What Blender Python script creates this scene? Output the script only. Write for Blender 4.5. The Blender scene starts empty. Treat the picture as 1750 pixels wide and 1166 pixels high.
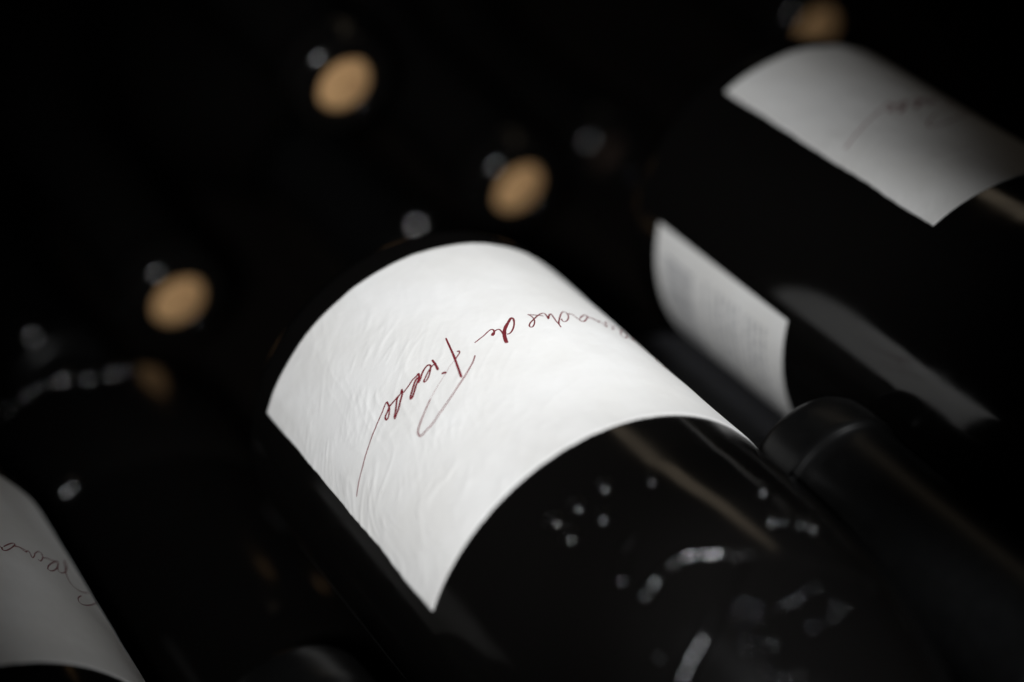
import bpy, math, random
from mathutils import Matrix, Vector, noise

# ------------------------------------------------------------------ camera, light, exposure
scene = bpy.context.scene
MM = 0.001

cam_data = bpy.data.cameras.new('camera')
cam = bpy.data.objects.new('camera', cam_data)
scene.collection.objects.link(cam)
RIGHT = Vector((0.85123556, -0.49899396, -0.16249012))
DOWN = Vector((-0.42243675, -0.46783873, -0.77632088))
FWD = Vector((0.31136026, 0.72947375, -0.60903435))
CAM_POS = Vector((-121.027, -299.701, 290.231)) * MM
mw = Matrix((RIGHT, -DOWN, -FWD)).transposed().to_4x4()
mw.translation = CAM_POS
cam.matrix_world = mw
cam_data.sensor_width = 36.0
cam_data.lens = 70.0
cam_data.clip_start = 0.01
cam_data.clip_end = 20.0
cam_data.dof.use_dof = True
cam_data.dof.focus_distance = 0.411
cam_data.dof.aperture_fstop = 3.8
cam_data.dof.aperture_blades = 0
scene.camera = cam

world = bpy.data.worlds.new('World')
scene.world = world
world.use_nodes = True
bg = world.node_tree.nodes['Background']
bg.inputs['Color'].default_value = (0.6, 0.7, 1.0, 1)
bg.inputs['Strength'].default_value = 0.0015

def lamp(name, kind, loc, target, energy, color):
    d = bpy.data.lights.new(name, kind)
    o = bpy.data.objects.new(name, d)
    scene.collection.objects.link(o)
    o.location = Vector(loc) * MM
    o.rotation_euler = (Vector(target) - Vector(loc)).to_track_quat('-Z', 'Y').to_euler()
    d.energy = energy
    d.color = color
    return d

# hand lamp held beside the camera, a soft-edged beam on the middle bottle
key = lamp('hand_lamp', 'SPOT', (-158, -316, 312), (11, 46, 30), 9.9, (0.975, 0.985, 1.0))
key.spot_size = math.radians(30.6)
key.spot_blend = 1.0
key.shadow_soft_size = 0.010
# a second, weaker lamp from the right
near = lamp('small_hand_lamp', 'SPOT', (273, -158, 286), (35, 1, 30), 5.0, (0.97, 0.985, 1.0))
near.spot_size = math.radians(19.5)
near.spot_blend = 0.97
near.shadow_soft_size = 0.010
# added narrow spot from above, only for sparkles on the middle bottle's shoulder
spot = lamp('crest_sparkle_spot', 'SPOT', (-20, -185, 330), (12, -104, 36), 4.4, (0.93, 0.96, 1.0))
spot.spot_size = math.radians(17)
spot.spot_blend = 0.8
spot.shadow_soft_size = 0.009
# warm cellar lamp placed close, at the right behind the stack, for a sheen on the glass
warm = lamp('cellar_lamp', 'AREA', (335, 240, 282), (0, -60, 40), 0.022, (1.0, 0.82, 0.60))
warm.shape = 'ELLIPSE'
warm.size = 0.30
warm.size_y = 0.055

scene.view_settings.view_transform = 'Standard'
scene.view_settings.look = 'None'
scene.view_settings.exposure = 0.0
scene.view_settings.gamma = 1.0
scene.view_settings.use_curve_mapping = False
scene.cycles.use_denoising = True
scene.cycles.caustics_reflective = False
scene.cycles.caustics_refractive = False
scene.cycles.max_bounces = 6
scene.cycles.sample_clamp_indirect = 4.0
scene.render.film_transparent = False

INK = [
    (0.1, 0.212, 0.275, [(47.5,53.35),(44.76,52.31),(41.95,51.27),(38.73,49.96),(35.18,48.61),(32.68,47.67),(30.6,46.87),(28.74,45.85)]),
    (0.375, 0.4, 0.275, [(28.62,45.87),(28.76,46.92),(29.15,47.92),(29.96,48.94),(30.67,49.43),(31.13,49.39),(31.09,48.77),(30.62,48.37),(29.91,48.12),(29.16,47.68),(28.52,47.52),(27.16,47.52),(26.13,47.45),(25.38,47.42),(24.63,46.65)]),
    (0.425, 0.425, 0.375, [(24.63,46.65),(25.05,47.66),(26.42,48.86),(27.59,49.85),(28.72,50.63),(29.62,51.17),(29.47,50.72),(28.54,49.77),(27.5,48.62),(26.56,47.73),(25.65,47.47)]),
    (0.3, 0.3, 0.375, [(25.05,47.66),(24.65,47.78),(23.27,47.46),(21.76,47.03),(20.53,46.86),(19.97,46.56)]),
    (0.425, 0.425, 0.425, [(19.97,46.56),(20.13,47.17),(20.91,48.2),(22.05,48.95),(23.38,50.07),(24.24,50.68),(24.62,50.58),(24.14,49.91),(22.93,48.88),(21.75,47.98),(20.64,47.41)]),
    (0.425, 0.312, 0.3, [(21.34,48.89),(20.47,48.34),(19.56,47.46),(18.61,46.85),(17.76,46.53),(17.16,46.71),(17.11,47.24),(17.67,48.06),(18.55,49.03),(19.46,49.7),(20.3,49.86),(20.18,49.43),(19.39,48.86),(18.19,48.09),(17.11,47.6),(16.3,47.43)]),
    (0.375, 0.45, 0.475, [(16.01,46.0),(16.15,47.55),(16.58,49.58)]),
    (0.375, 0.55, 0.375, [(16.62,51.15),(16.09,51.34),(15.75,51.84)]),
    (0.325, 0.425, 0.475, [(10.66,42.63),(11.42,45.69),(12.19,48.76),(13.25,52.29),(14.26,55.69)]),
    (0.275, 0.275, 0.3, [(12.57,50.06),(11.59,49.43),(10.88,48.97),(10.71,48.33),(11.09,48.23)]),
    (0.062, 0.056, 0.075, [(12.72,50.11),(14.36,50.78),(16.35,51.99),(18.74,53.16),(21.66,54.65)]),
    (0.087, 0.325, 0.325, [(21.73,54.76),(23.5,55.79),(25.47,57.05),(27.36,58.31),(28.16,59.12),(28.41,59.94),(28.25,60.45)]),
    (0.325, 0.188, 0.175, [(28.25,60.45),(27.3,60.59),(24.9,60.48),(22.16,59.69),(19.05,58.56),(16.18,57.23),(13.99,56.08),(11.83,54.72),(10.09,53.39),(8.89,52.03)]),
    (0.15, 0.3, 0.375, [(6.99,48.47),(5.83,48.11),(4.43,47.67),(2.86,46.91),(2.1,46.7),(1.77,47.01),(1.92,47.73),(2.48,48.5),(2.99,48.83)]),
    (0.5, 0.688, 0.562, [(2.99,48.77),(2.61,48.41),(2.13,47.93)]),
    (0.3, 0.3, 0.375, [(1.73,47.63),(1.13,47.46),(0.72,47.63),(0.64,48.39),(0.86,49.66),(0.97,50.3)]),
    (0.625, 0.75, 0.562, [(1.81,52.75),(1.46,51.6),(0.87,50.13),(0.09,48.76),(-0.94,47.51),(-2.05,46.47)]),
    (0.562, 0.325, 0.275, [(-2.05,46.47),(-3.28,45.33),(-3.74,45.19),(-3.72,45.91),(-3.06,47.26),(-2.08,48.65),(-1.02,49.7),(-0.3,50.08),(0.22,49.98)]),
    (0.25, 0.275, 0.325, [(-7.58,45.02),(-7.96,45.91),(-7.81,47.37),(-7.06,48.78),(-6.04,49.9),(-5.45,49.99),(-5.48,49.35),(-6.33,48.36),(-7.73,47.34),(-9.54,45.99),(-11.07,45.28),(-11.56,45.69),(-11.21,47.31),(-11.0,47.95)]),
    (0.1, 0.1, 0.1, [(-7.68,45.16),(-9.15,45.73),(-10.66,46.55)]),
    (0.375, 0.275, 0.25, [(-11.01,47.79),(-12.22,46.27),(-12.93,45.73),(-12.82,46.66),(-12.34,48.63),(-12.04,50.59),(-11.8,51.72)]),
    (0.275, 0.25, 0.225, [(-12.04,50.59),(-12.74,49.33),(-14.45,47.07),(-16.15,45.15),(-17.11,44.71),(-17.24,45.72),(-16.49,47.32),(-15.08,48.91),(-14.09,49.41),(-13.85,48.9),(-14.19,48.07)]),
    (0.113, 0.113, 0.175, [(-17.46,45.69),(-18.34,45.55),(-18.6,46.36),(-18.7,47.69),(-19.27,47.75)]),
    (0.325, 0.275, 0.3, [(-18.93,47.65),(-18.94,48.83),(-19.88,48.62),(-21.66,46.94),(-22.93,45.31),(-22.56,44.93),(-21.14,45.91),(-19.54,47.35)]),
    (0.113, 0.1, 0.113, [(-22.43,46.0),(-23.71,45.85),(-24.85,46.38),(-25.43,46.78)]),
    (0.2, 0.2, 0.2, [(-24.85,47.28),(-25.88,46.42),(-25.94,47.43),(-25.9,49.01),(-26.84,47.82),(-27.69,46.3),(-29.18,44.77),(-29.84,44.98),(-29.61,46.54),(-28.77,48.1),(-27.84,49.17),(-27.43,48.71)]),
    (0.15, 0.163, 0.15, [(-22.02,46.24),(-23.74,46.05),(-24.66,47.2),(-25.11,47.5)]),
    (0.125, 0.125, 0.125, [(-29.16,47.16),(-30.81,46.27),(-32.26,45.97),(-33.97,45.22)]),
    (0.275, 0.3, 0.25, [(-34.24,44.65),(-34.83,44.89),(-33.27,47.85),(-31.26,50.49),(-29.51,51.86),(-28.95,51.45),(-29.99,49.59),(-32.14,47.1),(-34.42,44.87)]),
    (0.175, 0.188, 0.113, [(-33.27,47.85),(-32.69,49.66),(-33.31,50.08),(-35.23,48.43),(-37.55,45.09),(-39.47,41.58),(-39.78,39.86),(-38.23,42.36),(-36.33,46.83),(-35.32,49.4),(-34.92,52.47),(-35.91,53.92),(-38.43,53.18),(-43.13,49.36)]),
    (0.25, 0.2, 0.2, [(-36.5,56.26),(-34.34,58.69),(-33.52,60.63),(-34.24,61.1),(-36.76,59.56),(-40.43,56.17),(-46.01,50.07)]),
]
RIDGES = [[(26.6,128.3),(21.2,127.2),(14.6,126.3),(10.4,126.6),(4.0,129.0),(-2.8,132.0),(-9.4,134.5),(-17.1,137.2),(-25.6,140.0),(-32.9,141.7),(-35.5,143.1)],[(-1.7,132.1),(4.1,134.4),(8.7,136.3),(13.4,138.1),(20.7,141.2),(26.5,142.7),(31.9,144.2),(34.9,145.1)],[(16.2,116.7),(19.3,117.6),(22.3,118.9),(25.6,121.5),(27.0,123.9)]]
DOMES = [(28.1,102.2),(27.2,105.0),(28.2,107.5),(21.5,102.6),(12.9,102.7),(18.9,108.5),(2.6,106.8),(-22.3,117.1),(-16.7,125.5),(-20.3,125.8),(-24.5,127.1),(-28.0,126.6),(-28.0,128.3),(6.9,139.6),(9.4,140.6),(4.9,141.2),(11.5,141.8),(7.2,143.3),(-0.6,143.8),(-3.6,143.6),(-5.6,143.8),(-9.1,143.0),(-14.0,142.1),(-16.0,145.9),(-17.5,147.8),(-12.9,148.5),(-4.9,149.5),(12.7,146.1),(14.8,147.4),(9.4,148.8),(7.9,149.1),(14.5,152.5),(7.5,155.7),(11.4,154.8),(32.9,138.3)]
# ------------------------------------------------------------------ materials
def mat(name):
    m = bpy.data.materials.new(name)
    m.use_nodes = True
    return m, m.node_tree, m.node_tree.nodes['Principled BSDF']

def bump(nt, b, hsock, strength, dist):
    n = nt.nodes.new('ShaderNodeBump')
    n.inputs['Strength'].default_value = strength
    n.inputs['Distance'].default_value = dist
    nt.links.new(hsock, n.inputs['Height'])
    nt.links.new(n.outputs['Normal'], b.inputs['Normal'])
    return n

def tex_noise(nt, scale, detail=4, rough=0.55, vec_scale=None):
    tc = nt.nodes.new('ShaderNodeTexCoord')
    n = nt.nodes.new('ShaderNodeTexNoise')
    n.inputs['Scale'].default_value = scale
    n.inputs['Detail'].default_value = detail
    n.inputs['Roughness'].default_value = rough
    if vec_scale:
        mp = nt.nodes.new('ShaderNodeMapping')
        mp.inputs['Scale'].default_value = vec_scale
        nt.links.new(tc.outputs['Object'], mp.inputs['Vector'])
        nt.links.new(mp.outputs['Vector'], n.inputs['Vector'])
    else:
        nt.links.new(tc.outputs['Object'], n.inputs['Vector'])
    return n

def ramp(nt, sock, a, b, p0=0.3, p1=0.7):
    r = nt.nodes.new('ShaderNodeValToRGB')
    r.color_ramp.elements[0].position = p0
    r.color_ramp.elements[1].position = p1
    r.color_ramp.elements[0].color = (*a, 1)
    r.color_ramp.elements[1].color = (*b, 1)
    nt.links.new(sock, r.inputs['Fac'])
    return r

def glass_material():
    m, nt, b = mat('dark_bottle_glass')
    b.inputs['Base Color'].default_value = (0.0035, 0.0032, 0.0030, 1)
    b.inputs['IOR'].default_value = 1.5
    n = tex_noise(nt, 60, 5)
    r = ramp(nt, n.outputs['Fac'], (0.10,) * 3, (0.21,) * 3, 0.4, 0.75)
    nt.links.new(r.outputs['Color'], b.inputs['Roughness'])
    n2 = tex_noise(nt, 35, 2)
    bump(nt, b, n2.outputs['Fac'], 0.08, 0.0006)
    return m

def paper_material():
    m, nt, b = mat('label_paper')
    n = tex_noise(nt, 45, 5)
    r = ramp(nt, n.outputs['Fac'], (0.775, 0.765, 0.74), (0.83, 0.825, 0.81), 0.35, 0.65)
    nt.links.new(r.outputs['Color'], b.inputs['Base Color'])
    b.inputs['Roughness'].default_value = 0.62
    b.inputs['Specular IOR Level'].default_value = 0.35
    f = tex_noise(nt, 900, 4, 0.6)
    bump(nt, b, f.outputs['Fac'], 0.35, 0.00012)
    return m

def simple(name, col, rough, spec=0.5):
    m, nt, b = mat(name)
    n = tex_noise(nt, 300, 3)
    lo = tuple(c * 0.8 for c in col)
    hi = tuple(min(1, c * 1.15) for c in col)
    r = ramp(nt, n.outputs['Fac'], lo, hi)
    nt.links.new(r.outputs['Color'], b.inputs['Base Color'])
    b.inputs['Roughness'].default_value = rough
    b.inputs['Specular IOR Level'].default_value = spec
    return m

def cork_material(name, lo, hi):
    m, nt, b = mat(name)
    n = tex_noise(nt, 420, 6, 0.65)
    r = ramp(nt, n.outputs['Fac'], lo, hi, 0.35, 0.62)
    nt.links.new(r.outputs['Color'], b.inputs['Base Color'])
    b.inputs['Roughness'].default_value = 0.85
    bump(nt, b, n.outputs['Fac'], 0.6, 0.0005)
    return m

def wood_material():
    m, nt, b = mat('dark_shelf_wood')
    n = tex_noise(nt, 30, 6, 0.6, (1.0, 0.06, 1.0))
    r = ramp(nt, n.outputs['Fac'], (0.003, 0.0022, 0.002), (0.007, 0.0055, 0.0045))
    nt.links.new(r.outputs['Color'], b.inputs['Base Color'])
    b.inputs['Roughness'].default_value = 0.8
    b.inputs['Specular IOR Level'].default_value = 0.06
    bump(nt, b, n.outputs['Fac'], 0.5, 0.001)
    return m

GLASS = glass_material()
GLINT = glass_material()  # glass with raised reflectance, for the added glint beads
GLINT.name = 'glint_glass'
GLINT.node_tree.nodes['Principled BSDF'].inputs['IOR'].default_value = 2.0
PAPER = paper_material()
INKM = simple('red_brown_ink', (0.185, 0.020, 0.028), 0.5)
PRINT = simple('grey_print_ink', (0.40, 0.40, 0.41), 0.6)
CAPM = simple('black_satin_foil', (0.004, 0.004, 0.004), 0.34, 0.3)
CORK = cork_material('pale_cork', (0.40, 0.215, 0.090), (0.70, 0.42, 0.190))
CORKD = cork_material('dark_cork', (0.012, 0.006, 0.004), (0.035, 0.018, 0.010))  # same cork in a much darker brown
WOOD = wood_material()

# ------------------------------------------------------------------ shapes (millimetres)
def mesh(name, verts, faces, m, smooth=True):
    me = bpy.data.meshes.new(name)
    me.from_pydata([(v[0] * MM, v[1] * MM, v[2] * MM) for v in verts], [], faces)
    me.materials.append(m)
    if smooth:
        for p in me.polygons:
            p.use_smooth = True
    me.update()
    return me

def obj(name, me, parent=None):
    o = bpy.data.objects.new(name, me)
    scene.collection.objects.link(o)
    o.parent = parent
    return o

def lathe(name, prof, m, seg=128):
    """prof: (t, r); t runs from the base to the mouth along -Y."""
    v, f = [], []
    for t, r in prof:
        for k in range(seg):
            a = 2 * math.pi * k / seg
            v.append((r * math.cos(a), -t, r * math.sin(a)))
    for i in range(len(prof) - 1):
        for k in range(seg):
            k2 = (k + 1) % seg
            f.append((i * seg + k, i * seg + k2, (i + 1) * seg + k2, (i + 1) * seg + k))
    if prof[0][1] < 0.5:
        f.append(tuple(range(seg)))
    if prof[-1][1] < 0.5:
        n = (len(prof) - 1) * seg
        f.append(tuple(reversed(range(n, n + seg))))
    return mesh(name, v, f, m)

def spline(pts, per=4):
    """Catmull-Rom through pts (any dimension)."""
    out = []
    n = len(pts)
    for i in range(n - 1):
        p0 = pts[max(i - 1, 0)]; p1 = pts[i]; p2 = pts[i + 1]; p3 = pts[min(i + 2, n - 1)]
        for j in range(per):
            u = j / per
            out.append(tuple(0.5 * (2 * b + (c - a) * u + (2 * a - 5 * b + 4 * c - d) * u * u + (3 * b - a - 3 * c + d) * u ** 3)
                             for a, b, c, d in zip(p0, p1, p2, p3)))
    out.append(tuple(pts[-1]))
    return out

R = 42.5
SHOULDER = [(100, 42.5), (106, 42.5), (118, 42.1), (132, 40.6), (146, 37.6), (160, 33.2), (174, 27.6), (186, 22.6),
            (198, 18.8), (210, 16.4), (224, 15.2), (240, 14.7), (262, 14.5), (283, 14.5)]
SH = spline(SHOULDER, 5)

def radius(t):
    if t <= SH[0][0]:
        return R
    for (a, ra), (b, rb) in zip(SH, SH[1:]):
        if a <= t <= b:
            return ra + (rb - ra) * (t - a) / (b - a)
    return 14.5

HEEL = [(6.0 - 6.0 * math.sin(a * math.pi / 16), R - 6.0 + 6.0 * math.cos(a * math.pi / 16)) for a in range(8, -1, -1)]
BASE = [(22, 0.3), (21.5, 6), (18, 13), (10, 21), (3, 27), (0.8, 30), (0.0, 33)] + HEEL
LIP = [(294.8 + 2.4 * math.sin(a * math.pi / 16), 12.8 + 2.3 * math.cos(a * math.pi / 16)) for a in range(0, 9)]
NECK_OPEN = [(283.6, 15.2), (284.6, 15.9), (286, 16.1), (289.5, 16.1), (290.8, 15.6), (291.6, 15.2)] + LIP + [(297.2, 9.0), (297.1, 8.6), (296.8, 8.4), (270, 8.4), (262, 8.4), (262, 0.3)]
GLASS_MESH = lathe('glass_body', BASE + [(20, R), (60, R)] + SH + NECK_OPEN, GLASS)

CAP = [(206, 17.6), (206, 17.9), (216, 16.5), (228, 15.7), (240, 15.4), (262, 15.3), (280, 15.35), (282.2, 15.5), (283.2, 15.85), (284.0, 16.3), (284.8, 16.6),
       (286, 16.7), (291, 16.65), (294.5, 16.3), (296.4, 15.5), (297.6, 14.3), (298.2, 12.8), (298.5, 10), (298.5, 0.3)]
CAP_MESH = lathe('capsule', CAP, CAPM, 96)

def cork_mesh(top, m):
    return lathe('cork', [(262.5, 0.3), (262.5, 8.3), (top - 2.0, 8.3), (top - 0.7, 7.9), (top, 6.9), (top + 0.15, 4), (top + 0.1, 0.3)], m, 48)
CORK_MESH = cork_mesh(296.6, CORK)
CORKD_MESH = cork_mesh(287.0, CORKD)

# label surface: x = arc length round the bottle from the label's middle, t = distance from the base
LX, LT0, LT1 = 51.55, 11.45, 88.55

def fold(x, t, ang, fq, fp, seed):
    """one family of irregular, broken creases running in direction ang"""
    c, d = math.cos(ang), math.sin(ang)
    p, q = x * c + t * d, x * d - t * c
    wob = 2.2 * noise.noise(Vector((x * 0.06, t * 0.06, seed)))
    n = noise.noise(Vector((q * fq + wob, p * fp, seed + 3.3)))
    m = noise.noise(Vector((x * 0.13, t * 0.13, seed + 9.1))) + 0.15
    return (1 - min(1.0, abs(n) * 4.2)) ** 2 * min(1.0, max(0.0, m * 3.2))

def crease(x, t):
    """paper relief in mm: broken creases near the pen-tail side, soft waves elsewhere"""
    w = 0.22 + 0.78 * min(1.0, max(0.0, (x + 6) / 36.0))
    w *= 0.55 + 0.45 * min(1.0, max(0.0, (t - 20) / 25.0))
    f = fold(x, t, 0.90, 0.27, 0.05, 1.0) * 0.17 + fold(x, t, 1.18, 0.36, 0.07, 5.0) * 0.12 + fold(x, t, 0.62, 0.42, 0.09, 7.7) * 0.09
    soft = noise.noise(Vector((x * 0.10, t * 0.09, 1.7))) * 0.15 + noise.noise(Vector((x * 0.31, t * 0.26, 4.4))) * 0.06
    fine = noise.noise(Vector((x * 0.8, t * 0.7, 5.2))) * 0.022 + noise.noise(Vector((x * 1.9, t * 1.6, 2.2))) * 0.007
    return soft + fine + w * f

def edge_wave(t):
    return 0.35 * noise.noise(Vector((t * 0.11, 0.4, 2.2))) + 0.15 * noise.noise(Vector((t * 0.4, 7.4, 2.2)))

def on_surface(x, t, h):
    a = math.pi / 2 + x / R
    r = R + h
    return (r * math.cos(a), -t, r * math.sin(a))

def label_height(x, t):
    # flat facets left by the labelling, paper lifting a touch at its pen-tail side
    lift = 0.0
    if x > LX - 3:
        lift = 0.10 * ((x - LX + 3) / 3) ** 2
    w = ((x + 58) % 15.0) - 7.5
    flat = R * (1 / math.cos(w / R) - 1) * 0.2 * min(1.0, max(0.0, (36 - t) / 20.0))
    return max(0.06, 0.19 + 0.62 * crease(x, t) + lift + flat)

def label_mesh():
    nx, nt = 300, 200
    v, f = [], []
    for j in range(nt + 1):
        t = LT0 + (LT1 - LT0) * j / nt
        for i in range(nx + 1):
            x = -LX + 2 * LX * i / nx
            tt = t
            xx = x + (edge_wave(t) * max(0.0, (x - LX + 6) / 6) if x > LX - 6 else 0)
            if j == nt or j == 0:
                tt += 0.12 * noise.noise(Vector((x * 0.35, j, 1.0)))
            v.append(on_surface(xx, tt, label_height(xx, tt)))
    W = nx + 1
    for j in range(nt):
        for i in range(nx):
            f.append((j * W + i, (j + 1) * W + i, (j + 1) * W + i + 1, j * W + i + 1))
    # cut edges of the paper going down to the glass
    ring = [(0, i) for i in range(nx)] + [(j, nx) for j in range(nt)] + [(nt, i) for i in range(nx, 0, -1)] + [(j, 0) for j in range(nt, 0, -1)]
    start = len(v)
    for j, i in ring:
        px, py, pz = v[j * W + i]
        k = (R + 0.02) / math.hypot(px, pz)
        v.append((px * k, py, pz * k))
    n = len(ring)
    for k in range(n):
        a = ring[k][0] * W + ring[k][1]
        b = ring[(k + 1) % n][0] * W + ring[(k + 1) % n][1]
        f.append((a, b, start + (k + 1) % n, start + k))
    return mesh('front_label', v, f, PAPER)

def ink_mesh():
    v, f = [], []
    for w0, w1, w2, pts in INK:
        P = spline(pts, 6)
        n = len(P)
        wob = random.random() * 50
        base = len(v)
        for i, (x, t) in enumerate(P):
            a = P[max(i - 1, 0)]; b = P[min(i + 1, n - 1)]
            dx, dt = b[0] - a[0], b[1] - a[1]
            L = math.hypot(dx, dt) or 1.0
            nx_, nt_ = -dt / L, dx / L
            u = i / (n - 1)
            w = w0 + (w1 - w0) * min(1, u * 2) if u < 0.5 else w1 + (w2 - w1) * (u * 2 - 1)
            w = w * 1.2 if max(w0, w1, w2) < 0.08 else max(w * 1.15, 0.29)
            w *= 1 + 0.16 * noise.noise(Vector((i * 0.35, wob, 0)))
            if i in (0, n - 1):
                w *= 0.55
            for s in (-0.5, 0.0, 0.5):
                xx, tt = x + nx_ * w * s, t + nt_ * w * s
                v.append(on_surface(xx, tt, label_height(xx, tt) + (0.035 if s else 0.045)))
        for i in range(n - 1):
            for c in (0, 1):
                f.append((base + i * 3 + c, base + i * 3 + c + 1, base + i * 3 + c + 4, base + i * 3 + c + 3))
    return mesh('handwriting', v, f, INKM)

BX, BT0, BT1 = 45.6, 15.0, 67.5     # back label, centred opposite the front one
def back_label_mesh(paper):
    nx, nt = 60, 12
    v, f = [], []
    for j in range(nt + 1):
        t = BT0 + (BT1 - BT0) * j / nt
        for i in range(nx + 1):
            x = math.pi * R + -BX + 2 * BX * i / nx
            v.append(on_surface(x, t, 0.22))
    W = nx + 1
    for j in range(nt):
        for i in range(nx):
            f.append((j * W + i, (j + 1) * W + i, (j + 1) * W + i + 1, j * W + i + 1))
    return mesh('back_label', v, f, paper)

def patch(v, f, x0, x1, t0, t1, h):
    n = max(1, int(abs(x1 - x0) / 1.5))
    b = len(v)
    for i in range(n + 1):
        x = x0 + (x1 - x0) * i / n
        v.append(on_surface(x, t0, h)); v.append(on_surface(x, t1, h))
    for i in range(n):
        f.append((b + 2 * i, b + 2 * i + 1, b + 2 * i + 3, b + 2 * i + 2))

def print_mesh():
    """rows of fine print, too small to read: broken grey lines"""
    rnd = random.Random(4)
    v, f = [], []
    t = BT1 - 7.0
    row = 0
    while t > BT0 + 20:
        x = math.pi * R - BX + 6
        end = math.pi * R + BX - 6 - rnd.random() * 14
        while x < end:
            L = 1.5 + rnd.random() * 5
            patch(v, f, x, min(x + L, end), t, t - 0.75, 0.26)
            x += L + 1.0
        t -= 2.3
        row += 1
        if row in (4, 9):
            t -= 1.6
    return mesh('fine_print', v, f, PRINT)

def barcode_mesh():
    rnd = random.Random(9)
    v, f = [], []
    x = math.pi * R - BX + 7
    while x < math.pi * R - BX + 33:
        w = rnd.choice((0.35, 0.35, 0.7, 1.0))
        patch(v, f, x, x + w, BT0 + 16, BT0 + 4, 0.26)
        x += w + rnd.choice((0.4, 0.4, 0.8))
    return mesh('barcode', v, f, PRINT)

def crest_mesh():
    """raised glass: ribs of the crest and its small beads"""
    v, f = [], []
    def spot(deg, t, h):
        a = math.pi / 2 + math.radians(deg)
        r = radius(t) + h
        return Vector((r * math.cos(a), -t, r * math.sin(a)))
    for rid in RIDGES:
        P = spline(rid, 8)
        base = len(v)
        m = 9
        n = len(P)
        for i, (d, t) in enumerate(P):
            c = spot(d, t, -0.25)
            up = (spot(d, t, 1) - spot(d, t, 0)).normalized()
            a = spot(*P[max(i - 1, 0)], 0); b = spot(*P[min(i + 1, n - 1)], 0)
            side = (b - a).cross(up).normalized()
            w = 1.5 * (1 + 0.3 * noise.noise(Vector((i * 0.3, len(v), 0))))
            e = min(1.0, 0.3 + min(i, n - 1 - i) * 0.3)
            for k in range(m):
                an = math.pi * k / (m - 1)
                v.append(c + side * (math.cos(an) * w * e) + up * (math.sin(an) * 1.65 * e * (1 + 0.06 * math.sin(i * 0.8))))
        for i in range(n - 1):
            for k in range(m - 1):
                f.append((base + i * m + k, base + i * m + k + 1, base + (i + 1) * m + k + 1, base + (i + 1) * m + k))
    rnd = random.Random(2)
    for i_, (d, t) in enumerate(DOMES):
        big = i_ < 13
        rr = (1.9 if big else 0.95) * rnd.uniform(0.8, 1.15)
        hh = (1.55 if big else 0.85) * rnd.uniform(0.85, 1.1)
        c = spot(d, t, -0.05)
        up = (spot(d, t, 1) - spot(d, t, 0)).normalized()
        s1 = Vector((0, 1, 0)); s2 = up.cross(s1).normalized()
        base = len(v)
        rings, seg = 6, 16
        for i in range(rings):
            an = (math.pi / 2) * i / rings
            for k in range(seg):
                b = 2 * math.pi * k / seg
                v.append(c + (s1 * math.cos(b) + s2 * math.sin(b)) * rr * math.cos(an) + up * hh * math.sin(an))
        v.append(c + up * hh)
        for i in range(rings - 1):
            for k in range(seg):
                k2 = (k + 1) % seg
                f.append((base + i * seg + k, base + i * seg + k2, base + (i + 1) * seg + k2, base + (i + 1) * seg + k))
        for k in range(seg):
            f.append((base + (rings - 1) * seg + k, base + (rings - 1) * seg + (k + 1) % seg, base + rings * seg))
    return mesh('embossed_crest', v, f, GLASS)

def bead_mesh(deg, t, rr, hh):
    v, f = [], []
    a = math.radians(deg)
    r = (16.6 if t > 283 else radius(t)) - 0.05
    if t < 6:
        r -= 6 - math.sqrt(36 - (6 - t) ** 2)
    up = Vector((math.cos(a), 0, math.sin(a)))
    c = up * r + Vector((0, -t, 0))
    s1 = Vector((0, 1, 0)); s2 = up.cross(s1)
    rings, seg = 7, 20
    for i in range(rings):
        an = (math.pi / 2) * i / rings
        for k in range(seg):
            b = 2 * math.pi * k / seg
            v.append(c + (s1 * math.cos(b) + s2 * math.sin(b)) * rr * math.cos(an) + up * hh * math.sin(an))
    v.append(c + up * hh)
    for i in range(rings - 1):
        for k in range(seg):
            k2 = (k + 1) % seg
            f.append((i * seg + k, i * seg + k2, (i + 1) * seg + k2, (i + 1) * seg + k))
    for k in range(seg):
        f.append(((rings - 1) * seg + k, (rings - 1) * seg + (k + 1) % seg, rings * seg))
    return mesh('bead', v, f, GLINT)

random.seed(7)
LABEL = label_mesh()
HAND = ink_mesh()
BACK = back_label_mesh(PAPER)
BACK_DARK = back_label_mesh(simple('shade_toned_label_paper', (0.028, 0.028, 0.031), 0.6))  # paper colour darkened to stand in for shade in the gap
FINE = print_mesh()
BARS = barcode_mesh()
CREST = crest_mesh()

# ------------------------------------------------------------------ the shelf under the stack
def shelf():
    root = bpy.data.objects.new('shelf', None)
    scene.collection.objects.link(root)
    root['kind'] = 'structure'
    root.location = (0, 0.1, -0.1126)
    for k in range(9):
        x0, x1 = -450 + k * 100 + 1.5, -450 + (k + 1) * 100 - 1.5
        y0, y1, z0, z1 = -520, 620, -18, 0
        b = 1.2
        v = [(x0, y0, z0), (x1, y0, z0), (x1, y1, z0), (x0, y1, z0), (x0, y0, z1 - b), (x1, y0, z1 - b), (x1, y1, z1 - b), (x0, y1, z1 - b),
             (x0 + b, y0 + b, z1), (x1 - b, y0 + b, z1), (x1 - b, y1 - b, z1), (x0 + b, y1 - b, z1)]
        f = [(3, 2, 1, 0), (0, 1, 5, 4), (1, 2, 6, 5), (2, 3, 7, 6), (3, 0, 4, 7), (4, 5, 9, 8), (5, 6, 10, 9), (6, 7, 11, 10), (7, 4, 8, 11), (8, 9, 10, 11)]
        obj('plank', mesh('plank', v, f, WOOD, False), root)
shelf()

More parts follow.
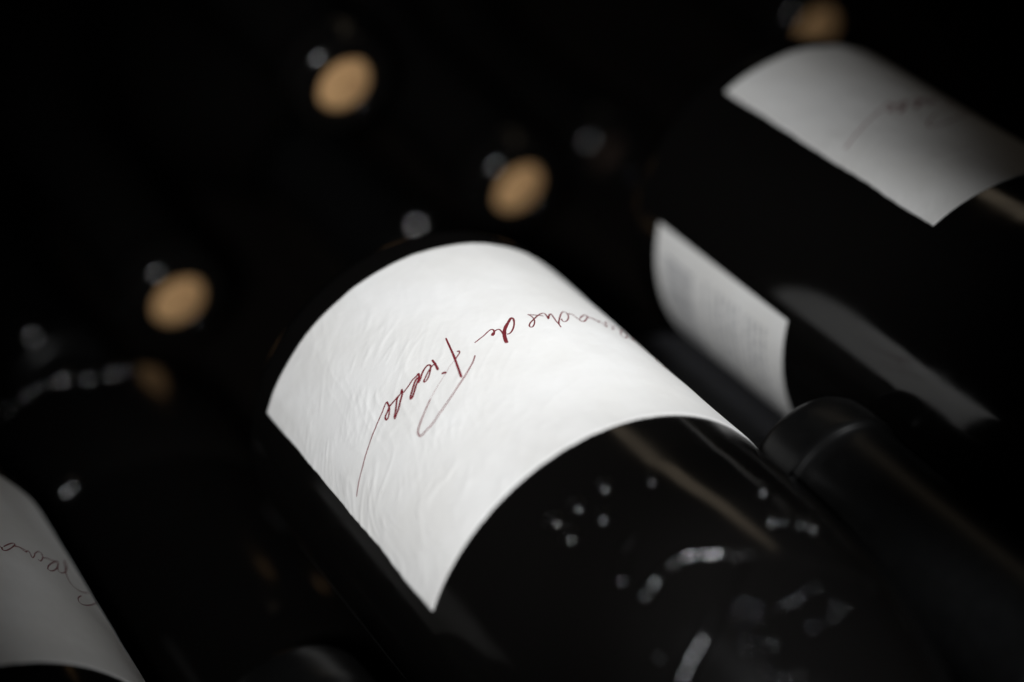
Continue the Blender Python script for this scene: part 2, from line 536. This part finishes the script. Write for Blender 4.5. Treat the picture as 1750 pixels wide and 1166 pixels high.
# ------------------------------------------------------------------ the bottles
def bottle(label, base, roll=0.0, reverse=False, front=False, back=False, crest=False, top='cork', pitch=0.0, group='bottles lying in the stack'):
    """base: (x, y, z) of the base's middle in mm; roll: degrees the label's middle is turned from straight up"""
    root = bpy.data.objects.new('wine_bottle', None)
    scene.collection.objects.link(root)
    root.location = Vector(base) * MM
    root.rotation_euler = (math.radians(pitch), math.radians(roll), math.pi if reverse else 0)
    root['label'] = label
    root['category'] = 'wine bottle'
    root['group'] = group
    obj('glass_body', GLASS_MESH, root)
    if front:
        l = obj('front_label', LABEL, root)
        obj('handwriting', HAND, l)
    if back:
        l = obj('back_label', BACK, root)
        obj('fine_print', FINE, l)
        obj('barcode', BARS, l)
    if crest:
        obj('embossed_crest', CREST, root)
    if top == 'cork':
        obj('cork', CORK_MESH, root)
    elif top == 'deep':
        obj('cork', CORKD_MESH, root)
    elif top == 'capsule':
        obj('capsule', CAP_MESH, root)
    return root

def from_mouth(mouth, pitch):
    """base position of a bottle whose mouth is at a given place"""
    p = math.radians(pitch)
    return (mouth[0], mouth[1] + 297 * math.cos(p), mouth[2] + 297 * math.sin(p))

# front of the stack, necks towards the viewer
bottle('dark bottle in the middle with brightly lit white label signed in red ink', (0, 50, 0), 8.5, front=True, back=True, crest=True)
bottle('dark bottle at the left edge with its dim grey signed label cut by the frame', (-129.6, 81, -7.9), 17.0, front=True, back=True, crest=True)
bottle('dark bottle at upper right showing front label and printed back label', (114.4, 67.8, -6.3), 49.5, front=True, back=True, crest=True)
# bottles of the layer below, seen in the gaps
lowl = bottle('dark unlabelled-looking bottle deep in the gap left of the middle bottle', (-63, 157, -70), 180, front=True, back=False)
obj('glint_bead', bead_mesh(288, 48, 4.6, 4.0), lowl)  # added bead, only there to catch a glint
for deg, t, k in ((101, 3.6, 1.0), (94, 2.9, 0.75), (87.5, 5.6, 1.1), (79, 9.5, 0.8), (70, 9.5, 0.9), (62, 9.0, 0.7), (110, 3.2, 0.7), (119, 3.2, 0.6)):
    obj('base_glint_bead', bead_mesh(180 + deg, t, 3.2 * k, 2.9 * k), lowl)  # beads added along the heel to make small glints
lowr = bottle('bottle deep in the gap right of the middle one, shade painted into its label', (57.2, 75, -70), 195, front=True)
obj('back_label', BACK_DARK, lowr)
# bottles lying the other way round between them, black capsules towards the back
bottle('black capsule neck between the middle bottle and the upper right one', (57.2, -325, -3), 0, reverse=True, top='capsule', front=True)
bottle('black capsule neck at the bottom edge between left and middle bottles', (-67.0, -323, 3), 0, reverse=True, top='capsule', front=True)
# the row behind, mouths towards the viewer
for lab, mouth, pitch, top in (
        ('topmost blurred bottle mouth with pale cork, high above the middle label', (39.1, 152, 20.4), -9, 'cork'),
        ('blurred bottle mouth with pale cork just right above the middle label', (83.6, 150, -34.6), -8, 'cork'),
        ('leftmost blurred bottle mouth with pale cork', (-19.5, 170, -34), -8, 'cork'),
        ('dim bottle mouth with brownish cork behind the top of the upper right label', (194.2, 150, -28.3), -4, 'cork'),
        ('dark bottle mouth right of the cork above the middle label', (137.7, 190, -69), 0, 'deep'),
        ('black capped neck hidden behind the middle bottle, one added bead glinting above its label', (57, 172, -66), 0.7, 'capsule'),
        ('black capped neck at far left, one added glinting bead below left of the leftmost cork', (-54, 198, -62), 1.5, 'capsule')):
    b = bottle(lab, from_mouth(mouth, -pitch), 180, top=top, pitch=pitch, front=True, group='bottles in the row behind')
    if mouth[0] == 57:
        obj('glint_bead', bead_mesh(260, 290.5, 7.0, 6.2), b)  # bead added on the capsule to make a glint
    elif mouth[0] == -54:
        obj('glint_bead', bead_mesh(281.7, 291, 6.0, 5.2), b)  # another bead put in for its glint
